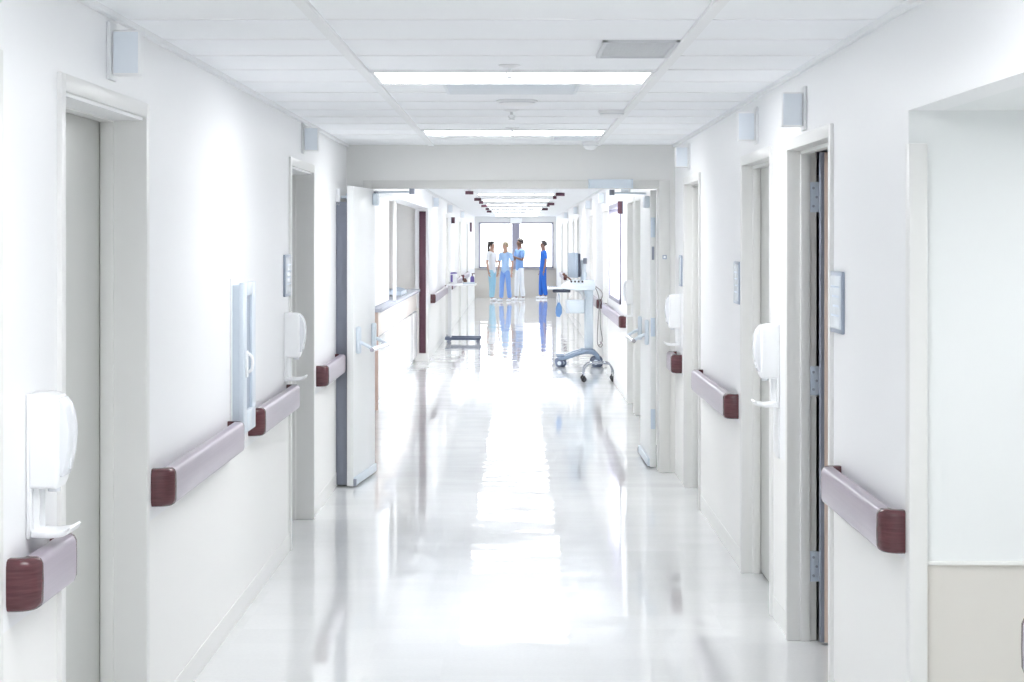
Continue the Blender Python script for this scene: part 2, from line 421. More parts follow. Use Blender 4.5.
# ------------------------------------------------------------------ doors
def door_unit(n, side, y0, y1, leaf, label, hinge='far', mode='closed'):
    """local frame: +x goes INTO the wall from the corridor face, y along the corridor"""
    xf = XL if side < 0 else XR
    sx = -1 if side < 0 else 1
    r = empty('door_%d' % n, (xf, (y0 + y1) / 2, 0))
    tag(r, label, 'door', kind='structure')
    FT = 2.195 if side < 0 else 2.165
    q0, q1 = (0.098, 0.142) if side < 0 else (0.045, 0.085)     # the door stop
    WT = globals()['WT'] if side < 0 else WTR
    h = (y1 - y0) / 2
    def bx(m, x0, x1, a, b, z0, z1, bev=0.0): m.box(min(sx * x0, sx * x1), max(sx * x0, sx * x1), a, b, z0, z1, bev)
    m = MB()
    for s in (-1, 1):
        e = s * h
        bx(m, -0.014, WT + 0.012, min(e, e - s * 0.05), max(e, e - s * 0.05), 0, FT, .004)
        bx(m, q0, q1, min(e - s * 0.05, e - s * 0.066), max(e - s * 0.05, e - s * 0.066), 0, FT - 0.05, .002)
    bx(m, -0.014, WT + 0.012, -h + 0.05, h - 0.05, FT - 0.05, FT, .004)
    bx(m, q0, q1, -h + 0.066, h - 0.066, FT - 0.066, FT - 0.05, .002)
    m.build('frame', M['frame'], r)
    m = MB()
    if mode == 'closed':
        bx(m, q1 + 0.002, q1 + 0.046, -h + 0.054, h - 0.054, 0.012, FT - 0.054, .003)
        lf = m.build('leaf', leaf, r)
        k = MB(); bx(k, q1 - .056, q1 - .046, -h + 0.10, -h + 0.22, 0.98, 1.0, .004); bx(k, q1 - .056, q1 + .003, -h + 0.10, -h + 0.12, 0.98, 1.0, .004); bx(k, q1 - .006, q1 + .0025, -h + 0.085, -h + 0.135, 0.93, 1.08, .003)
        k.build('handle', M['steel'], lf)
    else:
        # swung into the room about the far jamb
        W = 2 * h - 0.11
        yy = h - 0.05 - 0.055
        ang = math.radians(3.0)
        bx(m, WT + 0.031, WT + 0.031 + W, yy - 0.044, yy, 0.012, FT - 0.06, .003)
        lf = m.build('leaf', leaf, r)
        k = MB(); bx(k, WT + 0.014, WT + 0.0308, yy - 0.040, yy - 0.004, 0.012, FT - 0.06, .001); k.build('gap_shade', M['darkgrey'], lf)  # slate strip painted in as the shade of the gap at the hinge
    if mode != 'closed' or hinge == 'show':
        for z0, z1 in ((1.85, 1.98), (1.06, 1.185), (0.256, 0.387)):
            q = MB()
            bx(q, q1 + .002, q1 + .050, h - 0.0545, h - 0.0505, z0, z1, .001)
            q.cyl((sx * (q1 + .054), h - 0.062, z0), (sx * (q1 + .054), h - 0.062, z1), 0.009, 12)
            for kz in (0.2, 0.5, 0.8):
                q.cyl((sx * (q1 + .022), h - 0.0545, z0 + kz * (z1 - z0)), (sx * (q1 + .022), h - 0.057, z0 + kz * (z1 - z0)), 0.005, 8)
            hg = q.build('hinge', M['hinge'], r)
            q = MB()
            for kz, kx in ((0.2, .016), (0.5, .03), (0.8, .016)):
                q.cyl((sx * (q1 + kx), h - 0.0545, z0 + kz * (z1 - z0)), (sx * (q1 + kx), h - 0.0575, z0 + kz * (z1 - z0)), 0.006, 8)
            q.build('screws', M['signframe'], hg)
    return r
dn = 0
LL = ['closed door at the left edge of the view', 'closed grey door in wide white frame on the near left wall', 'open doorway with steel hinges beyond the fire cabinet',
      'far left doorway behind the overbed table', 'far left doorway, second before the end windows', 'last doorway on the left before the end windows']
for i, (a, b) in enumerate(DOORS_L):
    dn += 1; door_unit(dn, -1, a, b, M['leaf'], LL[i], mode='open' if i == 2 else 'closed')
RL = ['open doorway with three steel hinges on the near right wall', 'closed door just past the dispenser on the right wall', 'closed door on the right beside the double doors',
      'first doorway on the right past the double doors', 'second doorway on the right past the double doors', 'doorway on the right just past the interior window', 'doorway on the right behind the medical cart',
      'far right doorway behind the cart monitor', 'narrow far right doorway beyond the monitor', 'far right doorway, second before the end windows', 'last doorway on the right before the end windows']
for i, (a, b) in enumerate(DOORS_R):
    dn += 1; door_unit(dn, 1, a, b, M['leafwood'] if i == 0 else M['leaf'], RL[i], mode='open' if i == 0 else 'closed')

# double doors (double egress: left leaf opens to the viewer, right leaf away)
def panic_bar(par, w, z, face):
    """crossbar exit device on the leaf face at local y=face side (-1), leaf runs along +x"""
    b = MB()
    for x in (0.10, w - 0.16):
        b.box(x, x + 0.07, -0.03, 0.0, z - 0.10, z + 0.09, .01)
        b.tube([(x + 0.035, -0.02, z - 0.02), (x + 0.035, -0.07, z - 0.04), (x + 0.035, -0.115, z - 0.07)], 0.013, 8)
    b.build('exit_device', M['bluegrey'], par)
    MB().cyl((0.10, -0.115, z - 0.07), (w - 0.09, -0.115, z - 0.07), 0.016, 14).build('push_bar', M['chrome'], par)
def double_leaf(n, pivot, ang, w, label, flip):
    r = empty('door_%d' % n, pivot, ang); tag(r, label, 'door', kind='structure')
    y0, y1 = (0.0, 0.045)
    lf = MB().box(0, w, y0, y1, 0.012, DZ - 0.008, .003).build('leaf', M['leafwhite'], r)
    b = empty  # noqa
    if flip:   # corridor side is +y
        lf2 = bpy.data.objects.new('exit_hardware', None); COL.objects.link(lf2); lf2.parent = r; lf2.location = (0, 0.045, 0); lf2.scale = (1, -1, 1)
    else:
        lf2 = bpy.data.objects.new('exit_hardware', None); COL.objects.link(lf2); lf2.parent = r
    panic_bar(lf2, w, 1.03, -1)
    s = -1 if not flip else 1
    e = y0 if not flip else y1
    MB().box(0.03, w - 0.01, min(e, e + s * 0.018), max(e, e + s * 0.018), 0.014, 0.075, .006).build('bottom_seal', M['bluegrey'], r)
    MB().box(w - 0.012, w + 0.004, min(e, e + s * 0.022), max(e, e + s * 0.022), 0.014, 0.062, .003).build('seal_end', M['darkgrey'], r)
    return r
# left leaf: pivot at the hinge, runs toward the viewer (-y)
hx, hy, fx, fy = -1.10, 14.28, -1.185, 13.42
ang = math.atan2(fy - hy, fx - hx); wl = math.hypot(fx - hx, fy - hy) + 0.02
dn += 1
dl = double_leaf(dn, (hx, hy, 0), ang, wl, 'left leaf of the double doors, held open toward the viewer', True)
m = MB(); m.box(0.03, 0.12, 0.045, 0.085, 1.985, 2.075, .01); m.build('closer_body', M['bluegrey'], dl)
m = MB(); m.cyl((0.075, 0.065, 2.06), (0.075, 0.065, 2.09), 0.018, 14); m.build('closer_spindle', M['darkgrey'], dl)
# right leaf: runs away from the viewer (+y)
hx2, hy2 = 1.052, 14.53
dn += 1
dr = double_leaf(dn, (hx2, hy2, 0), math.radians(90.6), 0.98, 'right leaf of the double doors, open away from the viewer', True)
m = MB(); m.box(0.03, 0.20, 0.045, 0.085, 1.975, 2.065, .01); m.build('closer_body', M['bluegrey'], dr)
for z0, z1 in ((1.75, 1.9), (1.0, 1.14), (0.3, 0.45)):
    MB().box(-0.006, 0.004, 0.006, 0.04, z0, z1, .001).build('hinge', M['hinge'], dr)
MB().box(-0.004, 0.002, 0.014, 0.032, 1.58, 1.68, .002).build('latch', M['darkgrey'], dr)

def closer_arm(loc, dx, label):
    r = empty('door_closer_arm', loc); tag(r, label, 'door closer')
    MB().tube([(0, 0, 0), (dx * 0.5, -0.004, 0.004), (dx, 0, 0.006)], 0.008, 8).build('arm', M['steel'], r)
    MB().cyl((dx, 0, -0.012), (dx, 0, 0.03), 0.02, 14).build('elbow', M['darkgrey'], r)
closer_arm((-1.06, 14.25, 2.082), 0.28, 'steel closer arm above the left leaf of the double doors')
closer_arm((0.98, 14.56, 2.082), -0.26, 'steel closer arm above the right leaf of the double doors')

# dark strip painting the shadow in the pocket behind the left leaf
tag(MB().box(XL + 0.001, -1.192, 13.47, 13.50, 0.012, 2.0, .002).build('trim_pocket_shade', M['darkgrey']), 'slate grey strip drawn as the shadowed gap between wall and open left leaf', 'trim', kind='structure')

# interior window on the right
w = empty('window_3', (XR, (WN0 + WN1) / 2, WNZ0)); tag(w, 'interior window with dark violet frame on the right wall', 'window', kind='structure')
hw = (WN1 - WN0) / 2; h = WNZ1 - WNZ0; t = 0.05
m = MB(); m.box(-0.02, WTR, -hw, -hw + t, 0, h, .004); m.box(-0.02, WTR, hw - t, hw, 0, h, .004); m.box(-0.02, WTR, -hw, hw, 0, t, .004); m.box(-0.02, WTR, -hw, hw, h - t, h, .004)
m.build('window_frame', M['violet'], w)
MB().box(0.06, 0.066, -hw + t, hw - t, t, h - t).build('pane', M['glass'], w)
m = MB(); m.box(XR + WTR, 2.9, WN1 + 0.4, WN1 + 0.5, 0, CEIL); m.box(XR + WTR, 2.9, WN0 - 0.5, WN0 - 0.4, 0, CEIL); m.box(2.8, 2.9, WN0 - 0.4, WN1 + 0.4, 0, CEIL)
tag(m.build('wall_office', M['wall'], smooth=False), 'white office walls seen through the interior window', 'wall', kind='structure')
r = empty('office_ceiling_light', (2.1, (WN0 + WN1) / 2, CEIL - 0.02)); tag(r, 'lit ceiling panel in the office behind the interior window', 'ceiling light')
MB().box(-0.5, 0.5, -0.9, 0.9, 0.008, 0.018, .002).build('diffuser', M['roomlamp'], r)
m = MB(); 
for a in (-0.93, 0.9): m.box(-0.53, 0.53, a, a + 0.03, 0, 0.02, .003)
for a in (-0.53, 0.5): m.box(a, a + 0.03, -0.9, 0.9, 0, 0.02, .003)
m.build('frame', M['enamel'], r)
# desk shelf and monitor in the office
r = empty('office_desk', (1.75, 23.0, 0)); tag(r, 'pale desk inside the office behind the interior window', 'desk')
MB().box(-0.3, 0.35, -1.1, 1.1, 0.72, 0.755, .006).build('desktop', M['cartwhite'], r)
for sy in (-1.05, 1.0):
    MB().box(-0.28, 0.33, sy, sy + 0.04, 0, 0.72, .004).build('leg_panel', M['counterfront'], r)
for i, (yy, lab) in enumerate(((22.55, 'small monitor on the office desk, nearer of two'), (23.45, 'small monitor on the office desk, farther of two'))):
    r = empty('desk_monitor', (1.72, yy, 0.755), math.radians(25)); tag(r, lab, 'monitor', 'office desk monitors')
    MB().box(-0.02, 0.02, -0.2, 0.2, 0.12, 0.42, .006).build('screen', M['screenback'], r)
    m = MB(); m.box(-0.08, 0.08, -0.1, 0.1, 0, 0.015, .004); m.box(-0.015, 0.015, -0.03, 0.03, 0.01, 0.16, .004); m.build('stand', M['bluegrey'], r)

# ================================================================== NURSE STATION (left, past the double doors)
tag(MB().box(-1.57, -1.45, 18.0, 21.75, 1.05, 2.18).build('wall_station', M['wall'], smooth=False), 'white panel wall standing on the station counter', 'wall', kind='structure')
tag(MB().box(-2.7, -2.6, ST0 - 0.2, ST1 + 0.2, 0, CEIL).build('wall_station_back', M['back'], smooth=False), 'beige back wall of the nurse station', 'wall', kind='structure')
m = MB(); m.box(-2.6, XL - WT, ST0 - 0.2, ST0 - 0.1, 0, CEIL); m.box(-2.6, XL - WT, ST1 + 0.1, ST1 + 0.2, 0, CEIL)
tag(m.build('wall_station_side', M['back'], smooth=False), 'beige side walls of the nurse station', 'wall', kind='structure')
r = empty('station_counter', (-1.41, 19.5, 0)); tag(r, 'nurse station counter with grey top and wood end panel', 'counter')
LEN = 7.7
MB().box(-0.60, 0.0, 0, 0.03, 0, 0.995, .003).build('end_panel', M['pinkwood'], r)
m = MB(); m.box(-0.6, -0.012, 0.03, LEN, 0.74, 0.995, .002); m.build('upper_band', M['counterwood'], r)
m = MB(); 
for k in range(7): m.box(-0.6, -0.004, 0.04 + k * 1.095, 0.04 + k * 1.095 + 1.085, 0.09, 0.722, .004)
m.build('front_panel', M['counterfront'], r)
MB().box(-0.6, -0.03, 0.03, LEN, 0.722, 0.74).build('reveal_strip', M['darkgrey'], r)
MB().box(-0.6, -0.06, 0.03, LEN, 0.0, 0.09).build('toe_kick', M['grille2'], r)
MB().box(-0.64, 0.04, -0.03, LEN, 0.995, 1.04, .008).build('worktop', M['countertop'], r)
tag(MB().box(-1.4100, -1.372, 21.78, 21.84, 1.04, 2.18, .004).build('trim_7', M['base']), 'slim white post rising from the station counter', 'trim', kind='structure')
r = empty('desk_tray', (-1.55, 24.3, 1.04)); tag(r, 'pale blue low tray lying on the station counter', 'tray')
m = MB(); m.box(-0.15, 0.12, -0.6, 0.6, 0, 0.012, .003); m.box(-0.15, -0.14, -0.6, 0.6, 0, 0.05, .003); m.box(0.11, 0.12, -0.6, 0.6, 0, 0.05, .003); m.box(-0.15, 0.12, -0.6, -0.59, 0, 0.05, .003); m.box(-0.15, 0.12, 0.59, 0.6, 0, 0.05, .003)
m.build('shell', M['bluegrey'], r)
for k in range(3):
    m = MB(); m.tube([(-0.1, -0.4 + 0.4 * k, 0.02), (0.0, -0.4 + 0.4 * k, 0.075), (0.1, -0.4 + 0.4 * k, 0.06)], 0.008, 8); m.build('divider', M['steel'], r)
# maroon corner guard on the far return of the recess
tag(MB().box(XL - 0.130, XL - 0.035, ST1 - 0.02, ST1 - 0.001, 0.11, 2.14, .004).build('trim_8', M['maroon']), 'tall maroon corner guard at the far end of the nurse station', 'trim', kind='structure')

# ================================================================== CEILING FIXTURES
def make_light():
    r = empty('ceiling_light')
    w, d = (BX1 - BX0) / 2 - 0.024, 0.298
    m = MB()
    for s in (-1, 1):
        m.box(min(s * w, s * (w - .02)), max(s * w, s * (w - .02)), -d, d, -0.012, -0.001, .002, 1)
        m.box(-w + .02, w - .02, min(s * d, s * (d - .02)), max(s * d, s * (d - .02)), -0.012, -0.001, .002, 1)
    m.build('frame', M['enamel'], r)
    MB().box(-w + .02, w - .02, -d + .02, d - .02, -0.010, -0.002).build('diffuser', M['diffuser'], r, smooth=False)
    return r
cx = (BX0 + BX1) / 2
LROW = [-7 * 2 + 3, -7 + 3, 3, 10] + [17 + 7 * k for k in range(10)]
lights = [ROW0 + (i + 0.5) * ROW for i in LROW]
LAB = {2: 'lit ceiling panel nearer of the two before the double doors', 3: 'lit ceiling panel just in front of the cross wall'}
l0 = make_light()
for i, y in enumerate(lights):
    if y > YE - 0.6 or y < YB + 0.3: continue
    o = l0 if i == 1 else dup(l0, (0, 0, 0))
    o.location = (cx, y, CEIL)
    o['category'] = 'ceiling light'
    if i in LAB: o['label'] = LAB[i]
    elif y < YC0: o['label'] = 'lit ceiling panel overhead, out of the frame'; o['group'] = 'ceiling panels overhead'
    else: o['label'] = 'lit ceiling panel seen beyond the double doors'
    if y > YC0: o['group'] = 'ceiling panels beyond the double doors'

def vent(x0, x1, row, mat, label, slat_dir, n):
    y0 = ROW0 + row * ROW + 0.008; y1 = y0 + ROW - 0.016
    r = empty('ceiling_vent', ((x0 + x1) / 2, (y0 + y1) / 2, CEIL)); tag(r, label, 'air vent')
    hx_, hy_ = (x1 - x0) / 2, (y1 - y0) / 2
    MB().box(-hx_ + .012, hx_ - .012, -hy_ + .012, hy_ - .012, -0.004, -0.001).build('backing', mat, r)
    m = MB()
    for s in (-1, 1):
        m.box(min(s * hx_, s * (hx_ - .016)), max(s * hx_, s * (hx_ - .016)), -hy_, hy_, -0.012, -0.001, .002, 1)
        m.box(-hx_, hx_, min(s * hy_, s * (hy_ - .016)), max(s * hy_, s * (hy_ - .016)), -0.012, -0.001, .002, 1)
    m.build('frame', mat, r)
    m = MB()
    for k in range(n):
        t = -1 + 2 * (k + 0.5) / n
        if slat_dir == 'x': m.box(-hx_ + .014, hx_ - .014, t * hy_ - .006, t * hy_ + .006, -0.010, -0.003)
        else: m.box(t * hx_ - .0035, t * hx_ + .0035, -hy_ + .014, hy_ - .014, -0.007, -0.003)
    m.build('slats', mat, r)
vent(0.303, 0.578, 1, M['grille'], 'grey return air grille in front of the ceiling lights', 'y', 30)
vent(-0.335, 0.285, 4, M['grille2'], 'pale square air diffuser just behind the nearer ceiling light', 'x', 8)
vent(0.24, 0.555, 11, M['grille2'], 'pale small air grille beside the cross wall', 'x', 6)

def sprinkler(x, y, label):
    r = empty('sprinkler', (x, y, CEIL)); tag(r, label, 'sprinkler', 'ceiling sprinklers')
    MB().lathe([(0.045, -0.001), (0.045, -0.004), (0.02, -0.012), (0.012, -0.012)], n=20).build('escutcheon', M['enamel'], r)
    m = MB(); m.cyl((0, 0, -0.01), (0, 0, -0.03), 0.008, 10); m.tube([(-0.012, 0, -0.03), (-0.014, 0, -0.042), (0, 0, -0.052)], 0.003, 6); m.tube([(0.012, 0, -0.03), (0.014, 0, -0.042), (0, 0, -0.052)], 0.003, 6)
    m.cyl((0, 0, -0.052), (0, 0, -0.056), 0.017, 14); m.build('nozzle', M['enamel'], r)
sprinkler(-0.03, 7.78, 'pendant sprinkler just in front of the nearer ceiling light')
sprinkler(-0.03, 10.45, 'pendant sprinkler midway between the two ceiling lights')
sprinkler(-0.03, 12.1, 'pendant sprinkler at the farther ceiling light')
def detector(x, y, rr, hh, label, name='smoke_detector', cat='smoke detector'):
    r = empty(name, (x, y, CEIL)); tag(r, label, cat)
    MB().lathe([(rr, -0.001), (rr, -0.3 * hh), (rr * 0.93, -0.38 * hh)], n=28).build('base_plate', M['enamel'], r)
    MB().lathe([(rr * 0.86, -0.38 * hh), (rr * 0.84, -0.62 * hh), (rr * 0.6, -0.92 * hh), (rr * 0.25, -hh)], n=28).build('cover', M['white'], r)
    MB().lathe([(rr * 0.88, -0.42 * hh), (rr * 0.88, -0.5 * hh)], n=28).build('sensor_gap', M['grille'], r)
detector(0.0, 9.75, 0.105, 0.03, 'flat round ceiling speaker behind the square diffuser', 'ceiling_speaker', 'speaker')
detector(0.52, 10.5, 0.075, 0.045, 'small smoke detector on the right side of the middle ceiling bay')
detector(0.53, 13.85, 0.06, 0.06, 'smoke detector right in front of the cross wall')

# maroon blade signs hung from the far ceiling
def hung_sign(x, y, w, label):
    r = empty('hanging_sign', (x, y, CEIL)); tag(r, label, 'sign', 'maroon ceiling blade signs beyond the double doors')
    MB().box(-w / 2, w / 2, -0.01, 0.01, -0.06, -0.012, .003).build('plate', M['maroon'], r)
    MB().box(-w / 4, w / 4, -0.006, 0.006, -0.013, -0.001, .001).build('clip', M['grille2'], r)
for i, (px, py, D) in enumerate(((-0.68, 0, 27.4), (-0.655, 0, 31.9), (-0.645, 0, 34.5), (-0.65, 0, 38.0), (-0.65, 0, 42.0), (-0.66, 0, 45.5))):
    hung_sign(px, D, 0.075 if i in (2, 4) else 0.115, ('maroon blade sign on left ceiling edge, first past the double doors', 'second maroon blade sign on left ceiling edge past the doors', 'third maroon blade sign on left ceiling edge, a small one', 'fourth maroon blade sign on left ceiling edge past the doors', 'fifth maroon blade sign on left ceiling edge, a small one', 'last maroon blade sign on left ceiling edge past the doors')[i])
for i, (px, D) in enumerate(((0.64, 28.4), (0.60, 30.5), (0.635, 36.0), (0.61, 37.5), (0.61, 42.0))):
    hung_sign(px, D, 0.055 if i in (1, 3) else 0.13, ('maroon blade sign on right ceiling edge, first past the double doors', 'second maroon blade sign on right ceiling edge, a small one', 'third maroon blade sign on right ceiling edge past the doors', 'fourth maroon blade sign on right ceiling edge, a small one', 'last maroon blade sign on right ceiling edge past the doors')[i])
o = empty('exit_sign_box', (-0.03, YE, 2.29)); tag(o, 'small white sign box over the mullion of the end windows', 'sign')
MB().box(-0.17, 0.17, -0.07, -0.012, -0.06, 0.11, .008).build('housing', M['white'], o); MB().box(-0.1, 0.1, -0.012, -0.001, -0.02, 0.06, .002).build('mount', M['enamel'], o)

# ================================================================== HANDRAILS
def handrail(side, y0, y1, label):
    xf = XL if side < 0 else XR
    d = -side                       # direction into the corridor
    r = empty('handrail', (xf, (y0 + y1) / 2, 0.868 if side < 0 else 0.843)); tag(r, label, 'handrail', 'corridor handrails')
    h = (y1 - y0) / 2; capl = 0.068
    Z = 0.0655
    def prof(x):  # rail section, rounded front, x measured from wall
        pts = [(0.048, -Z), (0.076, -Z), (0.085, -Z + 0.006), (0.09, -Z + 0.018), (0.091, 0), (0.09, Z - 0.018), (0.085, Z - 0.006), (0.076, Z), (0.048, Z), (0.042, Z - 0.01), (0.042, -Z + 0.01)]
        return [(d * (a - 0.0135), z) for a, z in pts]
    if h * 2 > 2 * capl + 0.05:
        MB().prism(prof(0), -h + capl, h - capl).build('rail', M['rail'], r)
    # return caps: sweep the section round a quarter turn into the wall
    for s in (-1, 1):
        b = bmesh.new(); rings = []
        sec = [(-0.021, -Z), (0.0075, -Z), (0.0165, -Z + .006), (0.0215, -Z + .018), (0.0225, 0), (0.0215, Z - .018), (0.0165, Z - .006), (0.0075, Z), (-0.021, Z), (-0.0265, Z - .01), (-0.0265, -Z + .01)]
        path = [(0.055, -0.002, 0.0)]
        R = 0.042
        for k in range(0, 7):
            a = k / 6 * PI / 2
            path.append((0.055 - R * (1 - math.cos(a)), (capl - 0.0225 - R) + R * math.sin(a), a))
        path.append((0.0, capl - 0.0225, PI / 2))
        for (px, py, a) in path:
            ring = []
            for (n_, z) in sec:
                X = px + n_ * math.cos(a); Y = py + n_ * math.sin(a)
                ring.append(b.verts.new((d * X, s * (h - capl + Y), z)))
            rings.append(ring)
        n = len(sec)
        for i in range(len(rings) - 1):
            for k in range(n): b.faces.new((rings[i][k], rings[i][(k + 1) % n], rings[i + 1][(k + 1) % n], rings[i + 1][k]))
        b.faces.new(rings[0]); b.faces.new(rings[-1])
        bmesh.ops.recalc_face_normals(b, faces=b.faces)
        mb = MB(); mb._add(b); mb.build('end_cap', M['cap'], r)
    nb = max(1, int(h * 2 / 1.0))
    for k in range(nb if h * 2 > 0.3 else 0):
        yy = -h + (k + 0.5) * 2 * h / nb
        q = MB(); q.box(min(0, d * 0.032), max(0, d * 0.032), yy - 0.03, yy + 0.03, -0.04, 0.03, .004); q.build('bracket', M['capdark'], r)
    return r
handrail(-1, 4.77, 5.265, 'short maroon handrail under the nearest left dispenser')
handrail(-1, 6.66, 8.47, 'mauve handrail with maroon cap before the fire cabinet')
handrail(-1, 9.06, 10.62, 'mauve handrail between the fire cabinet and the hinged doorway')
handrail(-1, 12.13, 13.44, 'mauve handrail running behind the open left door leaf')
handrail(-1, 28.15, 33.8, 'far left handrail just past the maroon corner guard')
handrail(-1, 35.75, 42.1, 'far left handrail beyond the overbed table')
handrail(-1, 43.7, 48.4, 'farthest left handrail, close to the end windows')
handrail(1, 2.2, 4.25, 'handrail end just showing at the right edge of the view')
handrail(1, 5.815, 7.02, 'big mauve handrail beside the alcove corner on the right')
handrail(1, 10.2, 12.2, 'mauve handrail on the right between two closed doors')
handrail(1, 13.70, 14.2, 'short maroon handrail in the right corner by the double doors')
handrail(1, 20.75, 25.0, 'handrail under the interior window on the right')
handrail(1, 26.6, 29.8, 'far right handrail behind the medical cart')
handrail(1, 31.4, 36.6, 'far right handrail beyond the medical cart')
handrail(1, 45.4, 49.8, 'farthest right handrail, close to the end windows')

# ================================================================== DISPENSERS
def make_dispenser():
    r = empty('hand_sanitizer_dispenser')
    pb = [(0.004, 0.243), (0.05, 0.246), (0.078, 0.238), (0.086, 0.222), (0.086, 0.02), (0.078, 0.0), (0.004, 0.0)]
    MB().prism(pb, -0.062, 0.062, 0.012, 3).build('housing', M['white'], r)
    pc = [(0.060, 0.238), (0.086, 0.232), (0.098, 0.216), (0.107, 0.19), (0.112, 0.15), (0.109, 0.10), (0.101, 0.06), (0.092, 0.03), (0.060, 0.03)]
    cv = MB().prism(pc, -0.052, 0.052, 0.008, 2).build('front_cover', M['clear'], r)
    MB().box(0.095, 0.104, -0.006, 0.006, 0.045, 0.075, .002).build('latch', M['grille2'], cv)
    m = MB(); m.box(0.001, 0.012, -0.06, 0.06, -0.13, 0.246, .004); m.box(0.012, 0.03, -0.036, -0.026, -0.115, 0.0, .003); m.box(0.012, 0.03, 0.026, 0.036, -0.115, 0.0, .003); m.build('wall_mount', M['white'], r)
    m = MB(); pt = [(0.0125, -0.108), (0.06, -0.112), (0.095, -0.108), (0.114, -0.098), (0.118, -0.102), (0.112, -0.115), (0.095, -0.124), (0.06, -0.129), (0.0125, -0.126)]
    m.prism(pt, -0.06, 0.06, 0.006, 2); m.build('drip_tray', M['white'], r)
    MB().cyl((0.06, 0, -0.012), (0.06, 0, 0.004), 0.016, 14).build('nozzle', M['clear'], r)
    return r
d0 = make_dispenser()
for i, (side, y, z, lab) in enumerate(((-1, 5.02, 1.086, 'white sanitizer dispenser on the near left wall above short handrail'),
                                       (-1, 10.52, 1.088, 'white sanitizer dispenser beside the fire cabinet on the left'),
                                       (1, 8.66, 1.108, 'white sanitizer dispenser between two doors on the right wall'),
                                       (1, 13.85, 1.095, 'white sanitizer dispenser in the right corner by the double doors'),
                                       (1, 19.335, 1.085, 'white sanitizer dispenser past the double doors on the right'))):
    o = d0 if i == 0 else dup(d0, (0, 0, 0))
    o.location = (XL if side < 0 else XR, y, z); o.rotation_euler = (0, 0, 0 if side < 0 else PI)
    o['label'] = lab; o['category'] = 'dispenser'; o['group'] = 'hand sanitizer dispensers'
tag(MB().box(XR - 0.006, XR, 8.60, 8.72, 0.75, 0.975, .002).build('wall_plate', M['white']), 'white splash plate on the wall below the right dispenser', 'plate')

# ================================================================== FIRE CABINET
r = empty('fire_extinguisher_cabinet', (XL, 8.71, 0.865)); tag(r, 'pale blue steel fire extinguisher cabinet on the left wall', 'cabinet')
H = 0.675; hw = 0.195
m = MB(); m.box(0.0005, 0.038, -hw + 0.012, hw - 0.012, 0.01, H - 0.01, .003); m.build('body', M['bluegrey'], r)
m = MB(); m.box(0.0005, 0.006, -hw - 0.02, hw + 0.02, -0.015, H + 0.02, .002); m.build('wall_mount', M['enamel'], r)
m = MB(); t = 0.055
m.box(0.038, 0.058, -hw, -hw + t + .05, 0, H, .003); m.box(0.038, 0.058, hw - t - .05, hw, 0, H, .003); m.box(0.038, 0.058, -hw + t + .05, hw - t - .05, 0, 0.10, .003); m.box(0.038, 0.058, -hw + t + .05, hw - t - .05, H - 0.06, H, .003)
dd = m.build('door', M['bluegrey'], r)
MB().box(0.0385, 0.046, -hw + t + .05, hw - t - .05, 0.10, H - 0.06).build('glass', M['signframe'], dd)
m = MB(); m.box(0.058, 0.066, -hw + 0.05, -hw + 0.10, 0.25, 0.37, .006); m.tube([(0.062, -hw + 0.075, 0.27), (0.085, -hw + 0.075, 0.29), (0.085, -hw + 0.075, 0.34), (0.062, -hw + 0.075, 0.36)], 0.007, 8); m.build('handle', M['white'], dd)
for zz in (0.08, H - 0.1): MB().cyl((0.05, hw + 0.004, zz), (0.05, hw + 0.004, zz + 0.06), 0.007, 10).build('hinge', M['steel'], dd)

# ================================================================== WALL SIGNS
def wall_sign(side, y0, y1, z0, z1, label, lines=True):
    xf = XL if side < 0 else XR; d = -side
    r = empty('room_sign', (xf, (y0 + y1) / 2, (z0 + z1) / 2)); tag(r, label, 'sign', 'room signs beside the doors')
    h = (y1 - y0) / 2; v = (z1 - z0) / 2
    def bx(m, a, b, *q, **kw): m.box(min(d * a, d * b), max(d * a, d * b), *q, **kw)
    m = MB(); bx(m, 0, 0.012, -h, h, -v, v, bev=.003); m.build('frame', M['signframe'], r)
    m = MB(); bx(m, 0.0115, 0.0135, -h + .016, h - .016, -v + .016, v - .016, bev=.0005); fc = m.build('insert', M['signface'], r)
    if lines:
        m = MB()
        for k in range(4):
            bx(m, 0.0132, 0.0139, -h + .05, h - .05 - 0.02 * (k % 3), v - .06 - k * 0.035, v - .052 - k * 0.035)
        m.build('faint_print', M['inkblue'], fc, smooth=False)
wall_sign(1, 6.90, 7.17, 1.39, 1.615, 'framed room sign beside the open hinged door on the right')
wall_sign(1, 10.10, 10.34, 1.39, 1.615, 'framed room sign past the closed door on the right wall')
wall_sign(1, 13.66, 13.84, 1.40, 1.62, 'small room sign by the right corner of the double doors', False)
wall_sign(-1, 10.43, 10.76, 1.42, 1.65, 'framed room sign above the dispenser on the left wall')

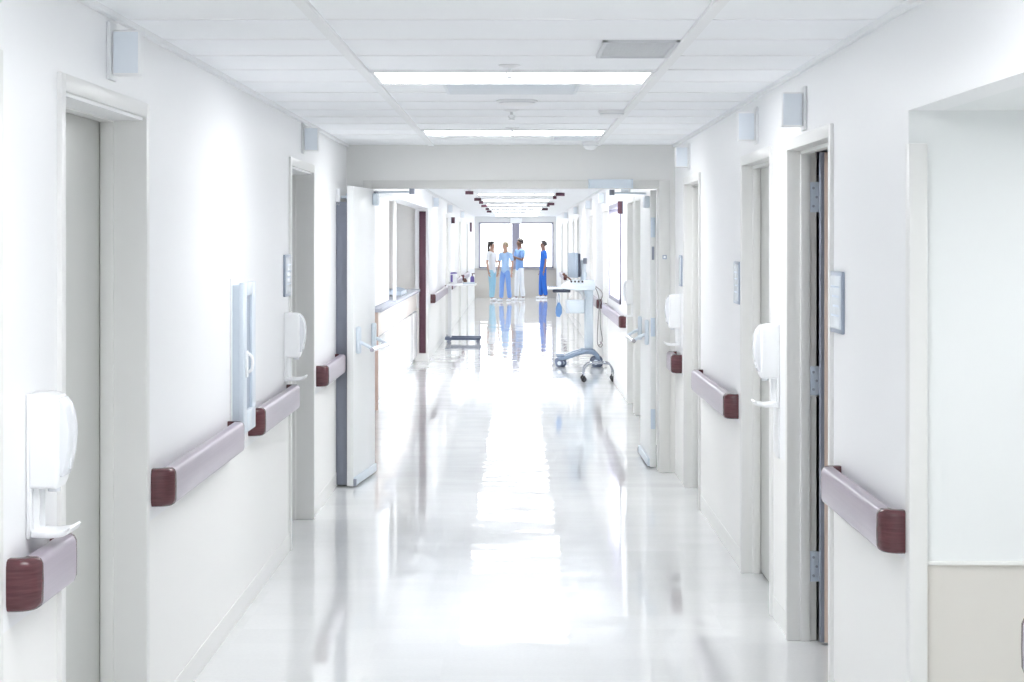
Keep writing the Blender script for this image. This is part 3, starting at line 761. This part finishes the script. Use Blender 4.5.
# ================================================================== SIGNAL LAMPS ABOVE DOORS
def make_lamp():
    """local: wall at x=0, projects along +x; the broad face looks along -y"""
    r = empty('signal_lamp')
    MB().box(0.0, 0.012, -0.055, 0.055, -0.085, 0.095, .004).build('wall_plate', M['enamel'], r)
    m = MB(); m.box(0.012, 0.10, -0.032, 0.032, -0.07, 0.07, .008); hs = m.build('housing', M['white'], r)
    MB().box(0.018, 0.094, -0.036, -0.031, -0.064, 0.064, .002).build('lens', M['lampface'], r)
    return r
s0 = make_lamp()
spots = [(-1, 5.99, 2.312, 'white signal lamp above the near left door frame'), (-1, 11.35, 2.325, 'white signal lamp above the hinged left doorway'),
         (1, 7.85, 2.262, 'white signal lamp above the open right doorway'), (1, 9.42, 2.285, 'white signal lamp above the closed right door'),
         (1, 13.1, 2.295, 'bright signal lamp in the right corner by the cross wall'),
         (-1, 28.9, 2.30, 'signal lamp past the maroon corner guard'), (-1, 35.0, 2.30, 'signal lamp on the left wall above the overbed table'), (-1, 42.9, 2.30, 'small far signal lamp on the left wall'),
         (1, 20.0, 2.29, 'signal lamp on the right just past the double doors'), (1, 25.6, 2.29, 'signal lamp past the interior window'), (1, 30.4, 2.29, 'signal lamp on the right wall above the medical cart'), (1, 36.9, 2.30, 'far signal lamp above the cart monitor'), (1, 44.3, 2.30, 'farthest signal lamp on the right wall')]
for i, (side, y, z, lab) in enumerate(spots):
    o = s0 if i == 0 else dup(s0, (0, 0, 0))
    o.location = (XL if side < 0 else XR, y, z)
    if side > 0: o.scale = (-1, 1, 1)
    o['label'] = lab; o['category'] = 'signal lamp'; o['group'] = 'signal lamps above the doors'

def flag(side, y, z0, z1, w, label):
    xf = XL if side < 0 else XR; d = -side
    r = empty('flag_sign', (xf, y, z0)); tag(r, label, 'sign', 'maroon flag signs on the far walls')
    MB().box(min(d * 0.012, d * (w + .012)), max(d * 0.012, d * (w + .012)), -0.008, 0.008, 0, z1 - z0, .002).build('plate', M['maroon'], r)
    MB().box(min(0, d * 0.012), max(0, d * 0.012), -0.02, 0.02, 0, z1 - z0, .002).build('bracket', M['darkgrey'], r)
flag(1, 21.3, 2.02, 2.16, 0.05, 'maroon flag sign on the right wall by the interior window')
flag(-1, 37.0, 2.05, 2.17, 0.06, 'maroon flag sign on the left wall above the overbed table')
flag(-1, 51.5, 1.95, 2.2, 0.05, 'maroon flag sign on the left wall near the end windows')

# door operator box on the header, wall switch, magnetic holder
r = empty('door_operator', (0.695, YC0 - 0.014, 2.147)); tag(r, 'pale blue door operator box on the header', 'door operator')
MB().box(-0.155, 0.155, -0.06, 0, -0.033, 0.033, .006).build('cover', M['bluegrey'], r)
for sx in (-1, 1): MB().box(min(sx * 0.155, sx * 0.165), max(sx * 0.155, sx * 0.165), -0.063, 0, -0.036, 0.036, .004).build('end_plate', M['bluegrey'], r)
r = empty('push_switch', (1.098, YC0 - 0.014, 1.603)); tag(r, 'tiny square dark switch on the right jamb of the double doors', 'switch')
MB().box(-0.016, 0.016, -0.008, 0, -0.016, 0.016, .002).build('surround', M['signframe'], r); MB().box(-0.008, 0.008, -0.011, -0.007, -0.008, 0.008, .002).build('button', M['white'], r)
r = empty('magnetic_door_holder', (XL, 13.52, 2.03)); tag(r, 'white magnetic holder on the wall behind the left door leaf', 'door holder')
MB().box(0, 0.03, -0.05, 0.05, -0.06, 0.06, .004).build('wall_box', M['white'], r)
m = MB(); m.cyl((0.03, 0, 0), (0.066, 0, 0), 0.012, 12); m.cyl((0.066, 0, 0), (0.078, 0, 0), 0.03, 18); m.build('magnet', M['steel'], r)

# ================================================================== OVERBED TABLE (left, far)
TX, TY = -0.925, 32.4
r = empty('overbed_table', (TX, TY, 0)); tag(r, 'white overbed table on dark wheeled base by the left wall', 'table')
for s in (-1, 1):
    q = MB(); q.box(-0.28, 0.32, s * 0.28 - 0.03, s * 0.28 + 0.03, 0.055, 0.10, .012); lg = q.build('base_leg', M['basedark'], r)
    for x in (-0.22, 0.27):
        w_ = MB(); w_.cyl((x, s * 0.28 - 0.018, 0.028), (x, s * 0.28 + 0.018, 0.028), 0.028, 16); w_.cyl((x, s * 0.28, 0.04), (x, s * 0.28, 0.06), 0.012, 10); w_.build('caster', M['darkgrey'], lg)
MB().box(-0.28, -0.20, -0.28, 0.28, 0.06, 0.11, .012).build('base_bar', M['basedark'], r)
MB().box(-0.24, -0.18, -0.04, 0.04, 0.09, 0.965, .006).build('column', M['white'], r)
MB().box(-0.24, 0.24, -0.40, 0.40, 0.965, 0.992, .01).build('tabletop', M['white'], r)
TT = 0.992
r = empty('wipes_canister', (TX - 0.14, TY - 0.1, TT)); tag(r, 'white canister with violet label on the overbed table', 'canister')
MB().lathe([(0.055, 0.0), (0.056, 0.01), (0.056, 0.165), (0.052, 0.17)]).build('can', M['white'], r)
MB().box(-0.052, -0.014, -0.062, -0.04, 0.03, 0.15, .004).build('label_patch', M['purple'], r)
MB().lathe([(0.056, 0.17), (0.056, 0.19), (0.03, 0.198), (0.012, 0.2)]).build('lid', M['purple'], r)
r = empty('brown_bottle', (TX + 0.05, TY, TT)); tag(r, 'small brown bottle standing mid overbed table', 'bottle')
MB().lathe([(0.03, 0), (0.032, 0.06), (0.015, 0.085), (0.012, 0.095)]).build('bottle_body', M['brown'], r); MB().lathe([(0.015, 0.095), (0.015, 0.115)]).build('cap', M['white'], r)
r = empty('pump_bottle', (TX + 0.17, TY + 0.05, TT)); tag(r, 'taller dark pump bottle at right end of the overbed table', 'bottle')
MB().lathe([(0.032, 0), (0.034, 0.10), (0.02, 0.125), (0.014, 0.13)]).build('bottle_body', M['purple'], r)
m = MB(); m.cyl((0, 0, 0.13), (0, 0, 0.165), 0.008, 10); m.box(-0.012, 0.045, -0.01, 0.01, 0.16, 0.175, .004); m.build('pump', M['brown'], r)
r = empty('tissue_tray', (TX + 0.12, TY - 0.22, TT)); tag(r, 'low violet tray on the near edge of the overbed table', 'tray')
m = MB(); m.box(-0.1, 0.1, -0.07, 0.07, 0, 0.008, .003)
for a in ((-0.1, -0.094, -0.07, 0.07), (0.094, 0.1, -0.07, 0.07), (-0.1, 0.1, -0.07, -0.064), (-0.1, 0.1, 0.064, 0.07)): m.box(*a, 0, 0.03, .002)
m.build('shell', M['bluegrey'], r); MB().box(-0.06, 0.05, -0.04, 0.04, 0.008, 0.025, .006).build('packet', M['inkblue'], r)

# ================================================================== MEDICAL CART (right)
CX, CY = 0.868, 26.3
r = empty('medical_cart', (CX, CY, 0)); tag(r, 'pale blue medical cart with monitor and keyboard by the right wall', 'medical cart')
def arch_beam(yo):
    # arched base beam along x
    P = [(-0.30, 0.135), (-0.22, 0.15), (-0.10, 0.20), (0.02, 0.235), (0.12, 0.24), (0.20, 0.22), (0.25, 0.17), (0.262, 0.10),
         (0.215, 0.10), (0.20, 0.145), (0.15, 0.175), (0.08, 0.18), (0.0, 0.17), (-0.10, 0.135), (-0.20, 0.10), (-0.30, 0.095)]
    m = MB(); m.prism(P, yo - 0.045, yo + 0.045, 0.010, 2); return m
for s in (-1, 1):
    bm_ = arch_beam(s * 0.17).build('base_leg', M['cartblue'], r)
    for x, rr in ((-0.27, 0.056), (0.225, 0.068)):
        for e in (-0.026, 0.026):
            q = MB(); q.lathe([(rr * 0.8, -0.016), (rr, -0.010), (rr, 0.010), (rr * 0.8, 0.016)], n=24)
            bmesh.ops.rotate(q.bm, verts=q.bm.verts, cent=(0, 0, 0), matrix=Matrix.Rotation(PI / 2, 3, 'X'))
            bmesh.ops.translate(q.bm, verts=q.bm.verts, vec=(x + e * 0.9, s * 0.17 + e, rr)); q.build('caster', M['basedark'], bm_)
            q = MB(); q.cyl((x + e * 0.9, s * 0.17 + e - 0.019, rr), (x + e * 0.9, s * 0.17 + e + 0.019, rr), 0.5 * rr, 18); q.build('hub', M['cartwhite'], bm_)
    MB().box(-0.33, -0.22, s * 0.17 - 0.05, s * 0.17 + 0.05, 0.135, 0.16, .01).build('toe_plate', M['cartblue'], bm_)
MB().box(0.0, 0.18, -0.17, 0.17, 0.19, 0.245, .015).build('base_plate', M['cartblue'], r)
MB().box(0.055, 0.175, -0.08, 0.08, 0.24, 1.08, .025).build('column', M['cartwhite'], r)
MB().box(0.090, 0.140, -0.0815, -0.078, 0.30, 1.0, .001).build('column_strip', M['bluegrey'], r)
# control deck
m = MB(); m.prism([(-0.27, 1.10), (-0.25, 1.065), (-0.06, 1.045), (0.19, 1.045), (0.20, 1.10), (0.18, 1.185), (-0.12, 1.185), (-0.22, 1.14)], -0.22, 0.22, 0.012, 2); dk = m.build('control_deck', M['cartwhite'], r)
for k in range(4):
    MB().cyl((-0.13 + k * 0.05, -0.22, 1.165), (-0.13 + k * 0.05, -0.230, 1.165), 0.014, 12).build('port', M['black'], dk)
MB().box(-0.20, 0.17, -0.2215, -0.2195, 1.095, 1.102, .0005).build('deck_seam', M['bluegrey'], dk)
m = MB(); m.box(-0.45, -0.24, -0.22, 0.22, 1.06, 1.088, .008); kb = m.build('keyboard_shelf', M['cartwhite'], r)
m = MB()
for a in range(4):
    for b in range(12): m.box(-0.435 + a * 0.03, -0.411 + a * 0.03, -0.17 + b * 0.03, -0.146 + b * 0.03, 1.088, 1.094)
m.build('keys', M['darkgrey'], kb, smooth=False)
MB().box(-0.38, -0.14, -0.19, 0.19, 1.015, 1.06, .01).build('slide_rail', M['shellblack'], r)
m = MB(); m.tube([(-0.07, -0.1, 1.05), (0.0, -0.1, 1.03), (0.035, -0.1, 0.98), (0.045, -0.1, 0.93)], 0.025, 10); m.build('deck_bracket', M['grille'], r)
m = MB(); m.box(-0.20, 0.05, -0.15, 0.15, 0.73, 0.91, .01); m.build('storage_bin', M['cartwhite'], r)
m = MB(); m.box(-0.19, 0.04, -0.1515, -0.149, 0.865, 0.871, .0005); m.build('bin_seam', M['bluegrey'], r, smooth=False)
# monitor turned to the left
mo = empty('monitor_unit', (0, 0, 0)); mo.parent = r; mo.location = (-0.085, 0.0, 0); mo.rotation_euler = (0, 0, math.radians(14))
q = MB(); q.box(-0.035, 0.0, -0.21, 0.21, 1.215, 1.555, .008); q.build('screen', M['screenback'], mo)
q = MB(); q.box(0.0, 0.035, -0.20, 0.20, 1.225, 1.545, .01); q.build('shell', M['shellblack'], mo)
m = MB(); m.tube([(-0.05, 0, 1.30), (0.05, 0, 1.28), (0.06, 0, 1.24), (0.02, 0, 1.18)], 0.028, 10); m.build('monitor_arm', M['cartwhite'], r)
m = MB(); m.box(0.00, 0.075, -0.10, 0.02, 1.18, 1.46, .015); m.build('side_housing', M['cartwhite'], r)
m = MB(); m.box(0.035, 0.085, -0.12, -0.08, 1.405, 1.485, .006); m.build('scanner', M['darkgrey'], r)
m = MB(); m.tube([(-0.13, -0.15, 1.18), (-0.16, -0.16, 1.21), (-0.215, -0.16, 1.245)], 0.010, 8); m.cyl((-0.20, -0.16, 1.225), (-0.24, -0.16, 1.275), 0.018, 10); m.build('probe', M['brown'], r)
m = MB(); m.tube([(0.20, -0.02, 1.10), (0.30, -0.04, 1.0), (0.255, -0.05, 0.8), (0.235, -0.05, 0.5), (0.235, -0.05, 0.32), (0.27, -0.04, 0.265), (0.30, -0.04, 0.30), (0.265, -0.04, 0.34)], 0.007, 8)
m.tube([(0.20, 0.05, 1.09), (0.245, 0.03, 0.98), (0.27, 0.02, 0.8), (0.275, 0.01, 0.55), (0.30, 0.0, 0.36), (0.25, 0.0, 0.28)], 0.006, 8); m.build('power_cable', M['cable'], r)
m = MB(); m.tube([(-0.12, -0.2, 0.99), (-0.20, -0.21, 0.86), (-0.12, -0.21, 0.70), (-0.02, -0.2, 0.60), (0.0, -0.15, 0.55)], 0.004, 6); m.build('probe_cable', M['grille'], r)
r2 = empty('blue_bag', (CX - 0.30, CY - 0.205, 0.69)); tag(r2, 'small blue bag hanging from the cart keyboard shelf', 'bag')
m = MB(); m.prism([(-0.03, 0.0), (0.012, -0.01), (0.045, 0.05), (0.04, 0.13), (0.015, 0.19), (-0.015, 0.19), (-0.04, 0.12), (-0.045, 0.05)], -0.03, 0.03, 0.012, 2); m.build('pouch', M['bluecloth'], r2)
m = MB(); m.tube([(-0.012, 0, 0.185), (-0.01, 0, 0.26), (0.0, 0, 0.318)], 0.004, 6); m.tube([(0.012, 0, 0.185), (0.01, 0, 0.26), (0.0, 0, 0.318)], 0.004, 6); m.build('strap', M['cartblue'], r2)

# low wheeled chrome stand in front of the cart
r = empty('rolling_stand', (0.99, 23.55, 0)); tag(r, 'low chrome rolling stand on black casters in front of the cart', 'rolling stand')
for yy in (-0.17, 0.17):
    m = MB(); m.tube([(-0.175, yy, 0.065), (-0.172, yy, 0.15), (-0.12, yy, 0.215), (-0.05, yy, 0.225), (0.08, yy, 0.225), (0.14, yy, 0.212), (0.178, yy, 0.14), (0.185, yy, 0.065)], 0.0095, 10)
    m.build('arch', M['tubegrey'], r)
    for x in (-0.175, 0.185):
        q = MB(); q.cyl((x, yy - 0.016, 0.032), (x, yy + 0.016, 0.032), 0.032, 16); q.box(x - 0.014, x + 0.014, yy - 0.022, yy + 0.022, 0.045, 0.075, .004); q.build('caster', M['black'], r)
for x in (-0.08, 0.09): MB().cyl((x, -0.17, 0.22), (x, 0.17, 0.22), 0.011, 10).build('cross_bar', M['steel'], r)

# ================================================================== PEOPLE
def skin_obj(name, verts, edges, radii, mat, parent, root=0, sub=2, smooth=True):
    me = bpy.data.meshes.new(name)
    me.from_pydata([tuple(v) for v in verts], edges, [])
    o = bpy.data.objects.new(name, me); COL.objects.link(o)
    me.materials.append(mat)
    bm = bmesh.new(); bm.from_mesh(me)
    lay = bm.verts.layers.skin.verify()
    bm.verts.ensure_lookup_table()
    for i, v in enumerate(bm.verts):
        rr = radii[i]
        v[lay].radius = rr if isinstance(rr, tuple) else (rr, rr)
        v[lay].use_root = (i == root)
    bm.to_mesh(me); bm.free()
    md = o.modifiers.new('skin', 'SKIN'); md.use_smooth_shade = True; md.branch_smoothing = 0.6
    ms = o.modifiers.new('sub', 'SUBSURF'); ms.levels = sub; ms.render_levels = sub
    if parent is not None: o.parent = parent
    return o

class G:
    def __init__(s): s.v = []; s.e = []; s.r = []
    def add(s, p, r, prev=None):
        s.v.append(Vector(p)); s.r.append(r); i = len(s.v) - 1
        if prev is not None: s.e.append((prev, i))
        return i

def person(loc, rz, h, label, skin, hairm, topm, legm, arms, step=0.06, bun=False, ponytail=False, long_top=0.0, head_turn=0.0, shoem=None):
    """faces local -y. arms: dict side-> (elbow, wrist, hand-dir) offsets in metres from the shoulder"""
    r = empty('person', loc, rz); r.scale = (h / 1.72,) * 3
    tag(r, label, 'person', 'hospital staff by the end windows')
    b = G()
    pel = b.add((0, 0, 0.93), (0.105, 0.085))
    w = b.add((0, 0.0, 1.08), (0.105, 0.08), pel)
    ch = b.add((0, 0.01, 1.25), (0.125, 0.09), w)
    ub = b.add((0, 0.015, 1.39), (0.10, 0.07), ch)
    nk = b.add((0, 0.01, 1.475), 0.060, ub)
    hd = b.add((0, -0.005, 1.545), (0.070, 0.080), nk)
    h2 = b.add((0, -0.01, 1.615), (0.086, 0.102), hd)
    tp = b.add((0, 0.0, 1.685), (0.055, 0.066), h2)
    ns = b.add((0, -0.085, 1.60), 0.012, h2); b.add((0, -0.108, 1.592), 0.008, ns)
    AJ = {}
    for s in (-1, 1):
        sh = Vector((s * 0.175, 0.015, 1.395)); el = sh + Vector(arms[s][0]); wr = sh + Vector(arms[s][1])
        i = b.add(sh, 0.052, ub); j = b.add((sh + el) / 2, 0.043, i); k_ = b.add(el, 0.036, j); l_ = b.add((el + wr) / 2, 0.034, k_); m_ = b.add(wr, 0.024, l_)
        d = (wr - el).normalized()
        side = d.cross(Vector((0, -1, 0.2))).normalized()
        if side.length < .1: side = Vector((0, 1, 0))
        pm = b.add(wr + d * 0.055, (0.022, 0.034), m_)
        kn = b.add(wr + d * 0.085, (0.017, 0.036), pm)
        curl = d.cross(side).normalized() * (1 if s > 0 else -1)
        for q, (off, ln) in enumerate(((-0.028, 0.07), (-0.0095, 0.082), (0.0095, 0.076), (0.028, 0.06))):
            a1 = b.add(wr + d * (0.10 + 0.25 * ln) + side * off, 0.0085, kn)
            a2 = b.add(wr + d * (0.10 + 0.60 * ln) + side * off * 1.05 + curl * 0.008, 0.0078, a1)
            b.add(wr + d * (0.10 + 0.9 * ln) + side * off * 1.05 + curl * 0.024, 0.007, a2)
        t1 = b.add(wr + d * 0.045 + side * -0.042 + curl * 0.008, 0.010, pm)
        b.add(wr + d * 0.085 + side * -0.056 + curl * 0.02, 0.008, t1)
        AJ[s] = (sh, el, wr)
    LJ = {}
    for s in (-1, 1):
        hp = Vector((s * 0.085, 0, 0.88)); kn = Vector((s * 0.095, s * step * 0.5 - 0.015, 0.48)); an = Vector((s * 0.10, s * step + 0.01, 0.085))
        i = b.add(hp, 0.082, pel); j = b.add((hp + kn) / 2, 0.070, i); k_ = b.add(kn, 0.052, j); l_ = b.add(kn * 0.6 + an * 0.4 + Vector((0, 0.015, 0)), 0.050, k_); m_ = b.add(an, 0.036, l_)
        n_ = b.add(an + Vector((0, -0.05, -0.045)), 0.034, m_); b.add(an + Vector((s * 0.01, -0.13, -0.058)), (0.034, 0.022), n_)
        LJ[s] = (hp, kn, an)
    skin_obj('body', b.v, b.e, b.r, skin, r)
    # scrub top with short sleeves
    t = G()
    z0 = 0.80 - long_top
    a0 = t.add((0, 0, z0), (0.150, 0.125)); a1 = t.add((0, 0, 0.95), (0.138, 0.112), a0); a2 = t.add((0, 0, 1.10), (0.126, 0.100), a1)
    a3 = t.add((0, 0.01, 1.26), (0.156, 0.118), a2); a4 = t.add((0, 0.015, 1.395), (0.122, 0.090), a3); t.add((0, 0.012, 1.46), (0.074, 0.070), a4)
    for s in (-1, 1):
        sh, el, wr = AJ[s]
        i = t.add(sh + Vector((0, 0, -0.002)), 0.066, a4); j = t.add(sh * 0.45 + el * 0.55, 0.060, i); t.add(sh * 0.2 + el * 0.8, 0.060, j)
    skin_obj('scrub_top', t.v, t.e, t.r, topm, r)
    t = G()
    p0 = t.add((0, 0, 0.98), (0.122, 0.100)); p1 = t.add((0, 0, 0.90), (0.120, 0.10), p0)
    for s in (-1, 1):
        hp, kn, an = LJ[s]
        i = t.add(hp + Vector((0, 0, -0.04)), 0.092, p1); j = t.add((hp + kn) / 2, 0.085, i); k_ = t.add(kn, 0.074, j); l_ = t.add((kn + an) / 2, 0.072, k_); t.add(an + Vector((0, 0, 0.0)), 0.070, l_)
    skin_obj('trousers', t.v, t.e, t.r, legm, r, root=1)
    for s in (-1, 1):
        an = LJ[s][2]
        sh = G(); x0, y0 = an.x, an.y
        i = sh.add((x0, y0 + 0.05, 0.045), 0.040); j = sh.add((x0, y0 - 0.03, 0.045), 0.042, i); k_ = sh.add((x0 + s * 0.008, y0 - 0.12, 0.038), (0.042, 0.034), j); sh.add((x0 + s * 0.01, y0 - 0.165, 0.032), (0.034, 0.026), k_)
        skin_obj('shoe', sh.v, sh.e, sh.r, shoem or M['white'], r, sub=2)
    # hair: a cap that leaves the face clear
    bm = bmesh.new(); bmesh.ops.create_uvsphere(bm, u_segments=24, v_segments=16, radius=1)
    for v in bm.verts:
        x, y, z = v.co
        if y < -0.2 and z < 0.42: v.co.y = -0.2 + (y + 0.2) * 0.15
        if z < -0.45: v.co.z = -0.45 + (z + 0.45) * 0.3
    bmesh.ops.scale(bm, vec=(0.093, 0.116, 0.108), verts=bm.verts); bmesh.ops.translate(bm, vec=(0, 0.012, 1.632), verts=bm.verts)
    mb = MB(); mb._add(bm)
    if bun: mb.ball((0, 0.105, 1.685), 0.045, (1, 0.9, 1))
    if ponytail: mb.tube([(0, 0.10, 1.65), (0, 0.125, 1.60), (0, 0.115, 1.50), (0, 0.115, 1.42)], 0.034, 10)
    mb.build('hair', hairm, r)
    for s in (-1, 1):
        MB().ball((s * 0.030, -0.089, 1.618), 0.011, (1, 0.6, 0.8), 10).build('eye', M['black'], r)
        MB().ball((s * 0.083, 0.0, 1.60), 0.024, (0.4, 0.8, 1.2), 10).build('ear', skin, r)
    MB().ball((0, -0.078, 1.553), 0.02, (1, 0.5, 0.28), 10).build('mouth', M['brown'], r)
    return r
hang = lambda s: ((s * 0.06, 0.02, -0.28), (s * 0.07, -0.04, -0.53))
bend = lambda s: ((s * 0.07, 0.01, -0.28), (-s * 0.02, -0.20, -0.20))
fold = lambda s: ((s * 0.06, -0.05, -0.27), (-s * 0.13, -0.19, -0.19))
person((-0.71, 54.6, 0), math.radians(60), 1.68, 'person in white top and pale teal trousers, dark hair tied up', M['skin'], M['hair'], M['c_white'], M['c_teal'], {-1: hang(-1), 1: bend(1)}, 0.05, bun=True, ponytail=True, long_top=0.03)
person((-0.33, 54.2, 0), math.radians(-35), 1.66, 'person in pale blue top and periwinkle trousers, middle of the group', M['skin'], M['hairfair'], M['c_pale'], M['c_mid'], {-1: hang(-1), 1: hang(1)}, 0.07)
person((0.075, 55.3, 0), math.radians(-60), 1.76, 'person in sky blue top and white trousers with arms folded', M['skinb'], M['hair'], M['c_sky'], M['c_white'], {-1: fold(-1), 1: fold(1)}, 0.05)
person((0.77, 56.7, 0), math.radians(-78), 1.70, 'person in royal blue scrubs standing alone by the right window', M['skinb'], M['hair'], M['c_royal'], M['c_royal'], {-1: hang(-1), 1: hang(1)}, 0.05)

# ================================================================== LIGHT, CAMERA
w = bpy.data.worlds.new('bright_overcast_sky'); S.world = w; w.use_nodes = True
bg = w.node_tree.nodes['Background']; bg.inputs[0].default_value = (0.93, 0.97, 1.0, 1); bg.inputs[1].default_value = 1.8

cam = bpy.data.cameras.new('camera'); co = bpy.data.objects.new('camera', cam); COL.objects.link(co)
co.location = (0, 0, EYE); co.rotation_euler = (PI / 2, 0, 0)
cam.sensor_width = 36; cam.lens = 1920 / 1024 * 36
cam.shift_x = -5 / 1024; cam.shift_y = (240 - 341) / 1024
cam.clip_start = 0.05; cam.clip_end = 300
S.camera = co

S.view_settings.view_transform = 'Standard'; S.view_settings.look = 'None'
S.view_settings.gamma = 1; S.view_settings.use_curve_mapping = False
S.view_settings.exposure = 1.22
S.cycles.max_bounces = 14; S.cycles.diffuse_bounces = 10; S.cycles.glossy_bounces = 6; S.cycles.transparent_max_bounces = 12
S.cycles.use_denoising = True
S.cycles.caustics_reflective = False; S.cycles.caustics_refractive = False
S.cycles.sample_clamp_indirect = 8
